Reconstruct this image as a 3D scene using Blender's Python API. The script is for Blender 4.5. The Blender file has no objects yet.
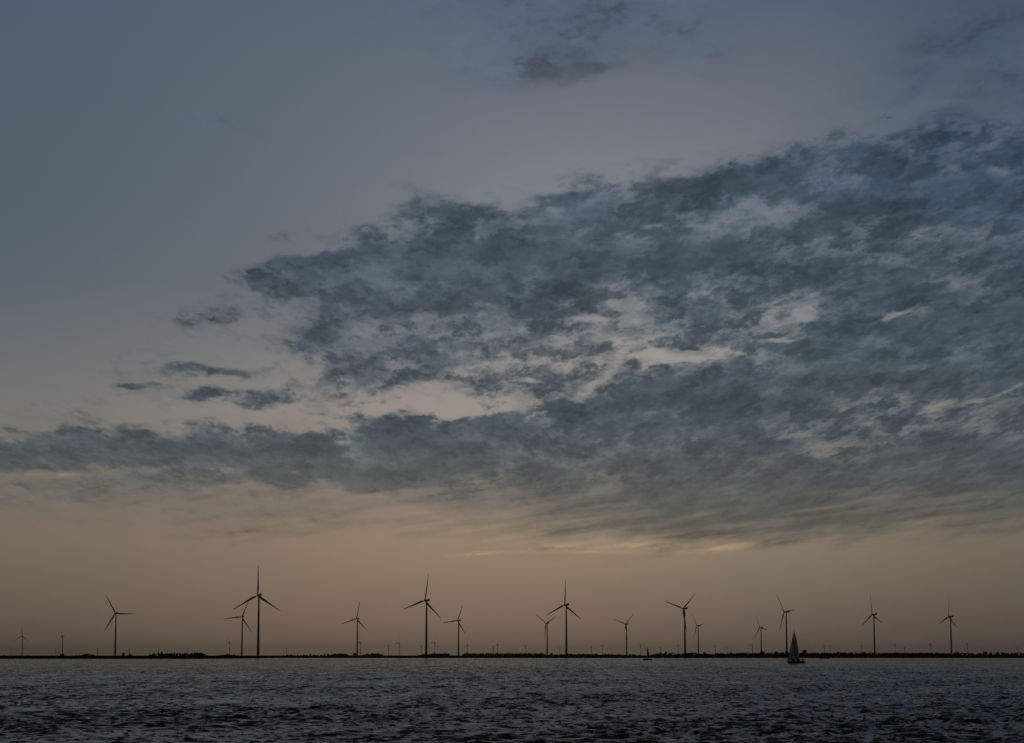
import bpy, bmesh, math, random
import numpy as np
from mathutils import Vector, Matrix
random.seed(7)
rng = np.random.default_rng(11)
S = bpy.context.scene
COL = S.collection
R_ = math.radians

# ------------------------------------------------------------------ camera
PITCH, EYE, FPX = 7.35, 4.5, 2200.0
cam = bpy.data.cameras.new('camera')
cam.lens = 36.0 * FPX / 1024.0
cam.sensor_width = 36.0
cam.clip_start, cam.clip_end = 0.5, 300000
camo = bpy.data.objects.new('camera', cam)
COL.objects.link(camo)
camo.location = (0, 0, EYE)
camo.rotation_euler = (R_(90 + PITCH), 0, 0)
S.camera = camo

# ------------------------------------------------------------------ view
S.view_settings.view_transform = 'Standard'
S.view_settings.look = 'None'
S.view_settings.exposure = 0.0
S.view_settings.gamma = 1.0
S.view_settings.use_curve_mapping = False
S.cycles.use_denoising = False
S.cycles.volume_bounces = 1
S.cycles.max_bounces = 6
S.cycles.transparent_max_bounces = 8

SUN_EL, SUN_AZ = 1.5, 3.0          # a veiled sun just above the horizon, behind the clouds
sun = bpy.data.lights.new('sun', 'SUN')
sun.energy = 0.006
sun.angle = R_(60)
sun.color = (1.0, 0.72, 0.48)
suno = bpy.data.objects.new('sun', sun)
COL.objects.link(suno)
suno.rotation_euler = (R_(90 - SUN_EL), 0, R_(180 - SUN_AZ))
suno.location = (0, 50, 400)

# ------------------------------------------------------------------ dusk sky (world shader)
# The clouds lie in a grid over the direction's slope (height over distance) and bearing.
W = bpy.data.worlds.new('World')
S.world = W
W.use_nodes = True
nt = W.node_tree
nt.nodes.clear()
N, L = nt.nodes, nt.links
CT, ST = math.cos(R_(PITCH)), math.sin(R_(PITCH))


def lin(c):
    return tuple(((x / 255.0) / 12.92 if x / 255.0 <= 0.04045 else ((x / 255.0 + 0.055) / 1.055) ** 2.4) for x in c)


def slope(y):
    """elevation slope of a row of the sky that the photograph shows y pixels from its top"""
    s = (371.5 - y) / FPX
    return (ST + s * CT) / (CT - s * ST)


def sock(node, i, v):
    if isinstance(v, bpy.types.NodeSocket):
        L.new(v, node.inputs[i])
    elif v is not None:
        node.inputs[i].default_value = v


def M(op, a=None, b=None, c=None, clamp=False):
    n = N.new('ShaderNodeMath')
    n.operation = op
    n.use_clamp = clamp
    for i, v in enumerate((a, b, c)):
        sock(n, i, v)
    return n.outputs[0]


def smooth(x, a, b, o0=0.0, o1=1.0, kind='SMOOTHSTEP'):
    n = N.new('ShaderNodeMapRange')
    n.interpolation_type = kind
    sock(n, 0, x)
    n.inputs[1].default_value, n.inputs[2].default_value = a, b
    n.inputs[3].default_value, n.inputs[4].default_value = o0, o1
    return n.outputs[0]


def mixc(f, a, b, mode='MIX'):
    n = N.new('ShaderNodeMix')
    n.data_type = 'RGBA'
    n.blend_type = mode
    sock(n, 0, f)
    for i, v in ((6, a), (7, b)):
        if isinstance(v, tuple) and len(v) == 3:
            v = v + (1,)
        sock(n, i, v)
    return n.outputs[2]


tc = N.new('ShaderNodeTexCoord')
sx = N.new('ShaderNodeSeparateXYZ')
L.new(tc.outputs['Generated'], sx.inputs[0])
ya = M('MAXIMUM', M('ABSOLUTE', sx.outputs[1]), 0.04)
u = M('DIVIDE', sx.outputs[0], ya)
v = M('MAXIMUM', M('DIVIDE', sx.outputs[2], ya), 0.0)
# column 0..1 over +-13 degrees of bearing at mid height
CU = 512.0 / FPX * (CT + 0.15 * ST)
col = M('MULTIPLY_ADD', u, 0.5 / CU, 0.5)


def noise(x, y, z, sx_, sy_, det, rough, off=0.0, lac=2.0, dist=0.0):
    c = N.new('ShaderNodeCombineXYZ')
    sock(c, 0, M('MULTIPLY_ADD', x, sx_, off))
    sock(c, 1, M('MULTIPLY_ADD', y, sy_, off * 0.7))
    sock(c, 2, z)
    n = N.new('ShaderNodeTexNoise')
    n.noise_dimensions = '3D'
    L.new(c.outputs[0], n.inputs['Vector'])
    n.inputs['Scale'].default_value = 1.0
    n.inputs['Detail'].default_value = det
    n.inputs['Roughness'].default_value = rough
    n.inputs['Lacunarity'].default_value = lac
    n.inputs['Distortion'].default_value = dist
    return n.outputs['Fac']


# perspective-like noise coordinates: features shrink towards the horizon
CH = 0.075
vv = M('ADD', v, CH)
pa = M('DIVIDE', u, vv)
pb0 = M('LOGARITHM', vv, math.e)
# streaks rise towards the right as in the photograph
pb = M('MULTIPLY_ADD', pa, -0.035, pb0)

# warp the grid a little so that its rows and columns never show
wn1 = noise(pa, pb, 0.0, 5.0, 12.0, 4, 0.55, 3.1)
wn2 = noise(pa, pb, 4.0, 5.0, 12.0, 4, 0.55, 9.7)
colw = M('ADD', col, M('MULTIPLY', M('SUBTRACT', wn1, 0.5), 0.075))
vw = M('ADD', v, M('MULTIPLY', M('MULTIPLY', M('SUBTRACT', wn2, 0.5), 0.055), smooth(v, 0.0, 0.13, 0.25, 1.0)))


def grid(rows, ys, c, vcoord, interp='B_SPLINE', tail=None):
    """rows: one list of colours per row (top row first); interpolated down the rows"""
    out = None
    prev = None
    items = list(zip(ys, rows))[::-1]            # lowest first
    for y, vals in items:
        r = N.new('ShaderNodeValToRGB')
        r.color_ramp.interpolation = interp
        el = r.color_ramp.elements
        n = len(vals)
        while len(el) < n:
            el.new(0.5)
        for i, cv in enumerate(vals):
            el[i].position = i / (n - 1)
            el[i].color = tuple(cv) + (1,)
        L.new(c, r.inputs[0])
        if out is None:
            out = r.outputs[0]
        else:
            f = smooth(vcoord, slope(prev), slope(y), kind='SMOOTHSTEP' if interp == 'EASE' else 'LINEAR')
            out = mixc(f, out, r.outputs[0])
        prev = y
    return out


BASE = [
 (0,   [(80,94,109),(85,98,112),(90,101,116),(91,102,117),(92,101,117),(85,96,112),(70,84,100)]),
 (100, [(82,95,108),(88,100,112),(98,107,119),(110,114,125),(111,115,126),(99,106,118),(84,95,110)]),
 (200, [(85,96,106),(93,103,112),(106,111,121),(125,130,135),(128,130,136),(120,122,130),(108,112,122)]),
 (280, [(90,100,109),(99,106,114),(111,113,121),(130,131,135),(138,137,140),(130,131,135),(120,120,125)]),
 (350, [(104,109,111),(114,116,118),(129,127,127),(150,145,141),(162,157,151),(146,143,139),(126,124,124)]),
 (410, [(116,115,111),(129,125,120),(150,142,134),(158,149,140),(150,142,135),(140,133,125),(130,126,118)]),
 (460, [(122,114,102),(130,120,107),(142,130,117),(144,132,119),(134,126,116),(129,121,111),(119,114,107)]),
 (500, [(118,109,98),(126,114,101),(139,125,112),(144,130,115),(140,127,113),(130,118,105),(115,109,98)]),
 (540, [(119,106,92),(130,115,99),(143,125,106),(155,137,115),(151,134,114),(130,117,100),(112,104,91)]),
 (580, [(111,98,84),(122,107,90),(135,118,99),(139,122,102),(132,117,99),(119,107,91),(103,95,82)]),
 (620, [(101,86,75),(112,96,83),(123,104,90),(127,108,93),(118,101,88),(105,91,81),(93,82,74)]),
 (652, [(85,76,65),(98,86,72),(110,95,79),(112,97,81),(103,90,76),(92,82,71),(81,74,64)]),
]
CLOUD = [
 (0,   [(72,88,104),(74,88,103),(76,90,104),(76,91,106),(75,88,103),(68,84,100),(62,77,93)]),
 (150, [(74,88,101),(75,88,101),(76,89,102),(76,90,103),(74,88,102),(66,82,97),(58,75,91)]),
 (250, [(76,88,98),(76,88,99),(75,87,98),(72,86,97),(70,84,96),(67,82,94),(62,78,91)]),
 (350, [(84,91,98),(82,89,97),(79,87,96),(78,88,97),(76,86,95),(71,84,93),(69,81,91)]),
 (430, [(80,87,92),(80,88,94),(80,89,95),(78,88,95),(75,85,93),(75,84,91),(74,82,88)]),
 (470, [(86,92,93),(88,92,93),(90,95,96),(87,92,94),(84,89,91),(82,87,90),(78,84,87)]),
 (500, [(104,101,92),(106,102,94),(104,99,92),(98,96,91),(88,90,88),(85,87,85),(82,84,82)]),
 (530, [(112,104,91),(112,103,90),(112,101,88),(108,99,86),(92,90,84),(90,89,82),(92,89,80)]),
 (560, [(116,103,86),(116,103,86),(120,105,88),(118,103,86),(112,100,85),(108,97,82),(100,91,78)]),
]
COVER = [
 (0,   "0 0 0 0 0 .05 .25 .4 .45 .45 .5 .3 .2 .1 .15 .3 .5"),
 (40,  "0 0 0 0 0 0 .1 .35 .45 .5 .3 .35 .1 .1 .1 .35 .55"),
 (70,  "0 0 0 0 0 0 .05 .3 .5 .55 .3 .35 .1 .05 .25 .4 .4"),
 (100, "0 0 .15 0 0 0 0 0 .15 .1 0 0 .1 .15 .4 .2 .3"),
 (125, "0 0 .1 .3 0 0 0 0 .1 0 0 .05 .15 .45 .5 .6 .6"),
 (150, "0 0 0 .1 .05 0 .05 .1 .1 .05 .1 .25 .4 .65 .8 .8 .9"),
 (180, "0 0 0 0 0 0 0 .05 .2 .3 .45 .75 .75 .9 .9 .95 .8"),
 (205, "0 0 0 0 0 0 .25 .75 .6 .9 .75 .9 .8 .95 .85 1 .95"),
 (230, "0 0 0 0 0 .15 .45 .85 .9 .95 .85 .85 .85 .78 .72 .8 .85"),
 (255, "0 0 0 0 .4 .9 .95 .95 1 1 .95 .95 .85 .8 .8 .85 .9"),
 (280, "0 0 0 .1 .75 .9 .9 .85 .9 .85 .85 .8 .8 .85 .95 .75 .85"),
 (305, "0 0 0 .35 .55 .8 .82 .85 .87 .7 .75 .8 .75 .85 .85 .88 .95"),
 (330, "0 0 .25 .35 .35 .75 .75 .8 .82 .8 .8 .9 .75 .9 .95 .95 .95"),
 (355, "0 .05 .3 .25 .3 .7 .7 .75 .6 .65 .4 .5 .85 .95 1 .9 .95"),
 (375, "0 0 .35 .5 .45 .55 .75 .8 .65 .65 .75 .85 .9 1 1 1 .9"),
 (395, "0 .1 .25 .4 .5 .45 .35 .45 .6 .85 .95 1 .95 .95 .95 .85 .8"),
 (410, ".1 .3 .25 .25 .35 .3 .15 .3 .65 .9 .95 1 1 .8 .75 .8 .75"),
 (425, ".55 .7 .45 .4 .5 .55 .75 .9 .85 .9 1 .95 .9 .8 .8 .85 .9"),
 (445, ".85 1 .95 .95 .95 .95 .95 .95 .85 .85 .9 .9 .85 .7 .85 .95 1"),
 (462, ".9 .95 .9 .9 .95 .95 .95 .9 .85 .85 .9 .9 .9 .85 .9 .95 1"),
 (480, ".45 .6 .6 .6 .7 .7 .85 .85 .75 .75 .85 .85 .9 .85 .85 .9 .95"),
 (500, ".5 .6 .5 .35 .3 .35 .45 .6 .6 .7 .85 .85 .85 .75 .7 .7 .75"),
 (520, ".2 .15 .3 .4 .6 .4 .2 .4 .5 .65 .85 .9 .9 .85 .8 .7 .6"),
 (535, "0 0 0 .3 .35 .1 0 .1 .35 .4 .7 .75 .7 .5 .35 .25 .2"),
 (550, "0 0 0 0 0 0 0 .05 .15 .2 .2 .15 .05 0 0 0 0"),
 (570, "0 0 0 0 0 0 0 0 0 0 0 0 0 0 0 0 0"),
]
base = grid([[lin(c) for c in r] for _, r in BASE], [y for y, _ in BASE], col, v)
cloudc = grid([[lin(c) for c in r] for _, r in CLOUD], [y for y, _ in CLOUD], col, v)
cover = grid([[(float(x),) * 3 for x in r.split()] for _, r in COVER], [y for y, _ in COVER], colw, vw, 'LINEAR')
cv = N.new('ShaderNodeSeparateColor')
L.new(cover, cv.inputs[0])
C = cv.outputs[0]

# single openings (-) and single banks (+) that stand out: x, y, half width, half height, tilt, weight
SPOTS = [
 (682,352,30,9,-6,-1.1),(655,366,16,6,-35,-.8),(800,318,18,5,-18,-.75),(782,341,22,4,0,-.6),
 (620,300,30,9,8,-.5),(590,322,38,5,3,-.55),(630,318,16,6,0,-.5),(560,345,16,6,20,-.3),
 (600,378,22,5,-30,-.5),(985,230,14,7,-10,-.5),(920,232,15,7,10,-.38),(880,222,14,6,0,-.25),
 (905,316,32,5,-18,-.65),(935,406,10,8,0,-.55),(975,403,20,5,-18,-.4),
 (1010,385,18,4,-30,-.4),(450,405,36,6,4,-.6),(475,392,16,5,0,-.25),(475,300,24,5,5,-.3),
 (522,402,14,6,-10,-.55),(528,385,14,4,0,-.35),(440,335,22,6,0,-.35),(300,374,30,6,0,-.5),
 (250,418,70,6,0,-.4),(725,205,16,4,0,-.2),(652,222,24,5,0,-.35),(525,205,26,7,5,-.4),(690,205,12,12,0,-.3),
 (480,232,16,5,-10,-.4),(770,285,12,6,-20,-.15),(818,297,9,5,0,-.5),(790,210,8,10,0,-.12),
 (1003,172,12,8,0,-.4),(960,170,9,9,0,-.4),(915,160,4,16,20,-.3),
 (15,436,22,5,0,-.6),(820,455,20,7,0,-.4),(880,428,18,6,0,-.4),(580,445,20,6,0,-.3),(760,470,30,5,-10,-.2),
 (45,475,55,7,0,-.35),(330,415,50,8,0,-.3),
 (186,368,22,5,-4,.75),(232,372,30,6,-2,.75),(135,384,26,5,0,.8),(205,393,26,4,0,.8),(262,392,22,6,0,.4),(300,352,18,6,0,.3),(165,378,14,3,0,-.4),(225,383,50,3,0,-.45),(190,358,30,3,0,-.3),(250,360,20,4,0,-.3),(275,380,14,4,0,-.3),(125,395,18,4,0,.4),(150,358,20,5,0,.45),
 (205,318,40,8,0,.4),(330,345,50,12,8,.45),(350,373,34,9,0,.35),(455,424,52,12,0,.5),(480,392,20,9,10,.4),
 (370,404,28,6,0,.5),(60,437,34,10,0,.3),(90,430,22,8,0,.3),(350,266,90,18,0,.35),(445,262,60,16,0,.2),
 (270,262,30,14,0,.4),(255,400,30,6,0,.3),(290,392,24,8,0,.3),(405,345,40,10,0,.3),(440,362,30,12,0,.3),
 (780,180,26,16,0,.35),(735,175,18,22,0,.35),(965,190,34,14,0,.2),(950,130,20,16,0,.3),(860,150,30,14,0,.2),
 (700,55,34,9,-15,.35),(545,66,60,12,0,.12),(640,20,60,14,0,.15),(215,126,54,7,14,.5),(425,152,20,5,0,.35),
 (1010,60,18,26,-30,.3),(955,55,30,6,0,.2),(925,85,28,6,-40,.3),(900,110,26,12,-20,.3),
 (60,452,80,14,0,.6),(200,452,100,15,0,.6),(340,458,100,18,0,.6),(450,450,70,22,0,.5),(640,395,30,12,-20,.2),
 (245,531,48,3.5,1,.55),(540,547,14,3,0,.8),(562,550,14,3,0,.4),(660,549,14,5,0,.6),(690,550,12,4,0,.6),(20,489,26,7,0,.35),(60,500,90,4,0,.2),(200,497,60,3,0,.2),(320,520,60,3,0,.3),(180,516,40,3,0,.25),
 (440,516,30,4,0,-.3),(270,484,40,5,0,-.4),(370,495,40,5,3,-.35),
]
spots_p = None
for (x, y, hw, hh, tilt, wt) in SPOTS:
    mp = N.new('ShaderNodeMapping')
    mp.vector_type = 'TEXTURE'
    # vector is (col*1024, slope*FPX)
    mp.inputs['Location'].default_value = (x, slope(y) * FPX, 0)
    mp.inputs['Rotation'].default_value = (0, 0, R_(-tilt))
    mp.inputs['Scale'].default_value = (hw * 1.9, hh * 1.9, 1)
    if spots_p is None:
        cmb = N.new('ShaderNodeCombineXYZ')
        sock(cmb, 0, M('MULTIPLY', M('MULTIPLY_ADD', colw, 0.45, M('MULTIPLY', col, 0.55)), 1024.0))
        sock(cmb, 1, M('MULTIPLY', M('MULTIPLY_ADD', vw, 0.45, M('MULTIPLY', v, 0.55)), FPX))
        spots_p = cmb.outputs[0]
    L.new(spots_p, mp.inputs['Vector'])
    g = N.new('ShaderNodeTexGradient')
    g.gradient_type = 'QUADRATIC_SPHERE'
    L.new(mp.outputs[0], g.inputs[0])
    C = M('MULTIPLY_ADD', g.outputs['Fac'], wt * (0.88 if wt < 0 else 1.0), C)
C = M('MINIMUM', M('MAXIMUM', M('MULTIPLY_ADD', smooth(C, 0.3, 0.6), 0.06, C), 0.0), 1.08)

n_a = noise(pa, pb, 1.0, 5.6, 11.0, 7, 0.52, 0.0, dist=0.1)
n_b = noise(pa, pb, 6.0, 20.0, 36.0, 6, 0.54, 5.0)
# small clumps of cloud (rounded cells with thin bright gaps), their outlines torn by finer noise
w1 = noise(pa, pb, 11.0, 30.0, 44.0, 5, 0.62, 2.0)
w2 = noise(pa, pb, 15.0, 30.0, 44.0, 5, 0.62, 7.0)


def cells(kx, ky, warp, off):
    c = N.new('ShaderNodeCombineXYZ')
    sock(c, 0, M('ADD', M('MULTIPLY_ADD', pa, kx, off), M('MULTIPLY', M('SUBTRACT', w1, 0.5), warp)))
    sock(c, 1, M('ADD', M('MULTIPLY_ADD', pb, ky, off * 1.7), M('MULTIPLY', M('SUBTRACT', w2, 0.5), warp)))
    n = N.new('ShaderNodeTexVoronoi')
    n.voronoi_dimensions = '2D'
    n.feature = 'SMOOTH_F1'
    L.new(c.outputs[0], n.inputs['Vector'])
    n.inputs['Scale'].default_value = 1.0
    n.inputs['Smoothness'].default_value = 0.55
    return n.outputs['Distance']


cel = M('ADD', M('MULTIPLY', M('SUBTRACT', 0.42, cells(10.0, 22.0, 2.6, 0.3)), 0.75), M('MULTIPLY', M('SUBTRACT', 0.42, cells(22.0, 44.0, 3.0, 5.3)), 0.38))
n_s = noise(pa, M('MULTIPLY_ADD', pa, -0.14, pb0), 2.0, 3.4, 34.0, 6, 0.5, 2.2)   # long low streaks
nz = M('ADD', M('ADD', M('MULTIPLY', M('SUBTRACT', n_a, 0.5), 1.3), M('MULTIPLY', M('SUBTRACT', n_b, 0.5), 0.75)), cel)
nzs = M('ADD', M('MULTIPLY', M('SUBTRACT', n_s, 0.5), 1.5), M('MULTIPLY', M('SUBTRACT', n_b, 0.5), 0.2))
low = smooth(v, slope(520), slope(430), 0.0, 1.0)
nmix = N.new('ShaderNodeMix')
L.new(low, nmix.inputs[0]); L.new(nzs, nmix.inputs[2]); L.new(nz, nmix.inputs[3])
nn = nmix.outputs[0]
# thin cover stays thin, full cover lets a little light through
amp = M('MULTIPLY', smooth(C, 0.0, 0.25, 0.0, 1.0), smooth(C, 0.72, 1.0, 1.0, 0.6))
dens = M('ADD', C, M('MULTIPLY', nn, amp))
a_hi = M('MULTIPLY', smooth(dens, 0.12, 0.98, 0.0, 0.98), M('MULTIPLY', smooth(C, 0.3, 0.8, 0.32, 1.0), smooth(v, slope(118), slope(85), 1.0, 0.25)))
a_lo = smooth(dens, 0.0, 0.88, 0.0, 0.96, 'LINEAR')
amix = N.new('ShaderNodeMix')
L.new(low, amix.inputs[0]); L.new(a_lo, amix.inputs[2]); L.new(a_hi, amix.inputs[3])
alpha = amix.outputs[0]
# thin veils that fill the gaps, and a soft veil high up
veil = M('MULTIPLY', smooth(cv.outputs[0], 0.3, 0.85, 0.0, 0.55), smooth(M('ADD', M('MULTIPLY', n_b, 0.7), M('MULTIPLY', wn2, 0.3)), 0.36, 0.62))
veil2 = M('MULTIPLY', M('MULTIPLY', smooth(C, 0.02, 0.6, 0.0, 0.75), smooth(v, slope(170), slope(110))), smooth(n_a, 0.28, 0.62, 0.35, 1.0))
alpha = M('MAXIMUM', alpha, M('MAXIMUM', veil, veil2))
thick = smooth(dens, 0.50, 1.15, 0.0, 1.0)
inner = M('ADD', M('MULTIPLY', M('SUBTRACT', n_b, 0.5), 0.4), M('ADD', M('MULTIPLY', M('SUBTRACT', n_a, 0.5), 1.3), M('MULTIPLY', cel, 0.75)))
inner = M('MULTIPLY', inner, smooth(v, slope(540), slope(380), 0.42, 1.0))
shade = M('SUBTRACT', M('MULTIPLY_ADD', thick, -0.22, 1.16), inner)
vm = N.new('ShaderNodeVectorMath'); vm.operation = 'SCALE'
L.new(cloudc, vm.inputs[0]); L.new(M('MAXIMUM', shade, 0.55), vm.inputs[3])
sky = mixc(alpha, base, vm.outputs[0])

# thin high streaks just above the horizon that still catch the light
cmb2 = N.new('ShaderNodeCombineXYZ')
sock(cmb2, 0, M('MULTIPLY', colw, 1024.0)); sock(cmb2, 1, M('MULTIPLY', v, FPX))
G = None
for (x, y, hw, hh, tilt, wt) in [(485, 554, 42, 2.6, -4, .9), (560, 546, 60, 4.5, 0, .8), (640, 545, 70, 4.5, 0, 1.0), (705, 549, 40, 4, -5, .9), (590, 552, 60, 2.5, 0, .8), (735, 543, 40, 3, -12, .6),
                                 (60, 474, 60, 4, 0, .5), (430, 512, 60, 5, -3, .35), (930, 520, 50, 4, -8, .35), (820, 508, 60, 2.5, -10, .3), (700, 515, 50, 2.5, -10, .3)]:
    mp = N.new('ShaderNodeMapping'); mp.vector_type = 'TEXTURE'
    mp.inputs['Location'].default_value = (x, slope(y) * FPX, 0)
    mp.inputs['Rotation'].default_value = (0, 0, R_(-tilt))
    mp.inputs['Scale'].default_value = (hw * 1.5, hh * 2.0, 1)
    L.new(cmb2.outputs[0], mp.inputs['Vector'])
    g = N.new('ShaderNodeTexGradient'); g.gradient_type = 'QUADRATIC_SPHERE'
    L.new(mp.outputs[0], g.inputs[0])
    G = M('MULTIPLY', g.outputs['Fac'], wt) if G is None else M('MULTIPLY_ADD', g.outputs['Fac'], wt, G)
G = M('MULTIPLY', M('MINIMUM', G, 1.0), smooth(M('ADD', n_s, M('MULTIPLY', M('SUBTRACT', n_b, 0.5), 0.5)), 0.33, 0.58))
sky = mixc(M('MULTIPLY', G, 0.85), sky, lin((178, 153, 125)))

# above the part of the sky in the photograph: the same dusk fading to the zenith, thin cloud bands in it
topn = noise(pa, pb, 8.0, 4.0, 9.0, 6, 0.55, 1.3)
zen = mixc(smooth(topn, 0.35, 0.7), lin((58, 58, 60)), lin((40, 41, 43)))
sky = mixc(smooth(v, 0.30, 0.5), sky, zen)

# away from the afterglow the dome is a plain dusk sky
nish = N.new('ShaderNodeTexSky')
nish.sky_type = 'NISHITA'
nish.sun_disc = False
nish.sun_elevation = R_(SUN_EL)
nish.sun_rotation = R_(SUN_AZ)
nish.dust_density = 3.0
nish.air_density = 1.5
ns = N.new('ShaderNodeVectorMath'); ns.operation = 'SCALE'
L.new(nish.outputs[0], ns.inputs[0]); ns.inputs[3].default_value = 0.05
back = smooth(sx.outputs[1], 0.75, -0.2)
sky = mixc(M('MULTIPLY', back, 0.6), sky, ns.outputs[0])
bg = N.new('ShaderNodeBackground')
L.new(sky, bg.inputs[0])
bg.inputs[1].default_value = 1.0
wo = N.new('ShaderNodeOutputWorld')
L.new(bg.outputs[0], wo.inputs[0])
W.cycles.sampling_method = 'MANUAL'
W.cycles.sample_map_resolution = 256

# ------------------------------------------------------------------ materials
def mat(name, color, rough=0.6, spec=0.3, var=0.0, scale=1.0, metallic=0.0, color2=None, bump=0.0):
    m = bpy.data.materials.new(name)
    m.use_nodes = True
    t = m.node_tree
    b = t.nodes['Principled BSDF']
    b.inputs['Base Color'].default_value = tuple(color) + (1,)
    b.inputs['Roughness'].default_value = rough
    b.inputs['Metallic'].default_value = metallic
    b.inputs['Specular IOR Level'].default_value = spec
    if color2 is not None:
        co = t.nodes.new('ShaderNodeTexCoord')
        n = t.nodes.new('ShaderNodeTexNoise')
        n.inputs['Scale'].default_value = scale
        n.inputs['Detail'].default_value = 5
        t.links.new(co.outputs['Object'], n.inputs['Vector'])
        mr = t.nodes.new('ShaderNodeMapRange')
        mr.inputs[1].default_value, mr.inputs[2].default_value = 0.35, 0.65
        t.links.new(n.outputs['Fac'], mr.inputs[0])
        mx = t.nodes.new('ShaderNodeMix'); mx.data_type = 'RGBA'
        mx.inputs[6].default_value = tuple(color) + (1,)
        mx.inputs[7].default_value = tuple(color2) + (1,)
        t.links.new(mr.outputs[0], mx.inputs[0])
        t.links.new(mx.outputs[2], b.inputs['Base Color'])
        if bump:
            bp = t.nodes.new('ShaderNodeBump')
            bp.inputs['Strength'].default_value = bump
            t.links.new(n.outputs['Fac'], bp.inputs['Height'])
            t.links.new(bp.outputs[0], b.inputs['Normal'])
    return m


MT = dict(
    tower=mat('turbine_tower_paint', (0.22, 0.23, 0.24), 0.5, color2=(0.18, 0.19, 0.2), scale=0.08),
    nacelle=mat('nacelle_shell', (0.22, 0.23, 0.24), 0.5, color2=(0.18, 0.19, 0.2), scale=0.3),
    blade=mat('blade_gelcoat', (0.22, 0.23, 0.24), 0.5, color2=(0.18, 0.19, 0.2), scale=0.1),
    cooler=mat('cooler_metal', (0.12, 0.12, 0.12), 0.5, metallic=0.6, color2=(0.2, 0.2, 0.2), scale=2),
    door=mat('tower_door_paint', (0.16, 0.2, 0.2), 0.5, color2=(0.12, 0.15, 0.15), scale=2),
    leaf=mat('leaves', (0.022, 0.030, 0.014), 0.85, 0.05, color2=(0.035, 0.045, 0.02), scale=0.3),
    leaf2=mat('dark_leaves', (0.018, 0.026, 0.013), 0.85, 0.05, color2=(0.03, 0.04, 0.02), scale=0.3),
    bark=mat('bark', (0.05, 0.04, 0.03), 0.9, 0.1, color2=(0.08, 0.065, 0.05), scale=1),
    grass=mat('dike_grass', (0.014, 0.018, 0.009), 0.95, 0.0, color2=(0.022, 0.027, 0.013), scale=0.02, bump=0.3),
    rock=mat('dike_stone', (0.03, 0.03, 0.03), 0.9, 0.05, color2=(0.055, 0.052, 0.05), scale=0.3, bump=0.6),
    field=mat('polder_field', (0.03, 0.04, 0.018), 0.95, 0.0, color2=(0.05, 0.055, 0.03), scale=0.003),
    brick=mat('dark_brick', (0.12, 0.07, 0.05), 0.85, 0.1, color2=(0.09, 0.055, 0.04), scale=1.5),
    steel=mat('mast_steel', (0.2, 0.2, 0.2), 0.5, metallic=0.5, color2=(0.28, 0.27, 0.26), scale=1),
    hull=mat('hull_navy', (0.012, 0.016, 0.028), 0.25, 0.5, color2=(0.018, 0.022, 0.035), scale=0.5),
    stripe=mat('hull_stripe', (0.35, 0.35, 0.35), 0.3, color2=(0.3, 0.3, 0.3), scale=1),
    deck=mat('deck_teak', (0.22, 0.16, 0.1), 0.7, color2=(0.17, 0.12, 0.08), scale=2),
    cabin=mat('cabin_white', (0.45, 0.46, 0.47), 0.35, color2=(0.4, 0.41, 0.42), scale=1),
    glass=mat('dark_window_glass', (0.02, 0.022, 0.025), 0.08, 0.6, color2=(0.03, 0.03, 0.035), scale=1),
    alu=mat('spar_aluminium', (0.22, 0.22, 0.23), 0.45, metallic=0.7, color2=(0.28, 0.28, 0.28), scale=1),
    canvas=mat('navy_canvas', (0.02, 0.028, 0.05), 0.85, 0.1, color2=(0.03, 0.04, 0.06), scale=1),
    rubber=mat('black_plastic', (0.015, 0.015, 0.016), 0.6, color2=(0.025, 0.025, 0.025), scale=2),
)


def sail_material(name, c1, c2):
    m = mat(name, c1, 0.7, 0.1, color2=c2, scale=0.6)
    t = m.node_tree
    b = t.nodes['Principled BSDF']
    tr = t.nodes.new('ShaderNodeBsdfTranslucent')
    tr.inputs['Color'].default_value = (0.5, 0.48, 0.42, 1)
    mx = t.nodes.new('ShaderNodeMixShader')
    mx.inputs[0].default_value = 0.12
    out = t.nodes['Material Output']
    t.links.new(b.outputs[0], mx.inputs[1])
    t.links.new(tr.outputs[0], mx.inputs[2])
    t.links.new(mx.outputs[0], out.inputs['Surface'])
    return m


MT['sail'] = sail_material('sailcloth', (0.42, 0.45, 0.47), (0.36, 0.39, 0.41))
MT['sail_dark'] = sail_material('tan_sailcloth', (0.09, 0.075, 0.065), (0.07, 0.06, 0.05))


# ------------------------------------------------------------------ helpers
def link(name, me, m, parent=None, loc=None):
    o = bpy.data.objects.new(name, me)
    COL.objects.link(o)
    for mm in (m if isinstance(m, (list, tuple)) else [m]):
        if mm:
            me.materials.append(mm)
    if parent:
        o.parent = parent
    if loc:
        o.location = loc
    return o


def build(name, bm, m, parent=None, smooth_=False, loc=None):
    me = bpy.data.meshes.new(name)
    bm.normal_update()
    bm.to_mesh(me)
    bm.free()
    if smooth_:
        me.polygons.foreach_set('use_smooth', [True] * len(me.polygons))
    return link(name, me, m, parent, loc)


def empty(name, loc, rz=0.0, scale=1.0):
    o = bpy.data.objects.new(name, None)
    COL.objects.link(o)
    o.location = loc
    o.rotation_euler = (0, 0, rz)
    o.scale = (scale,) * 3
    return o


def tag(o, label=None, cat=None, group=None, kind=None):
    for k, val in (('label', label), ('category', cat), ('group', group), ('kind', kind)):
        if val:
            o[k] = val
    return o


def ring_loft(bm, rings, cap=True):
    """rings: lists of points; joins consecutive rings into a tube"""
    vs = [[bm.verts.new(p) for p in r] for r in rings]
    n = len(rings[0])
    for a, b in zip(vs, vs[1:]):
        for i in range(n):
            bm.faces.new((a[i], a[(i + 1) % n], b[(i + 1) % n], b[i]))
    if cap:
        bm.faces.new(vs[0][::-1])
        bm.faces.new(vs[-1])
    return vs


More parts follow.
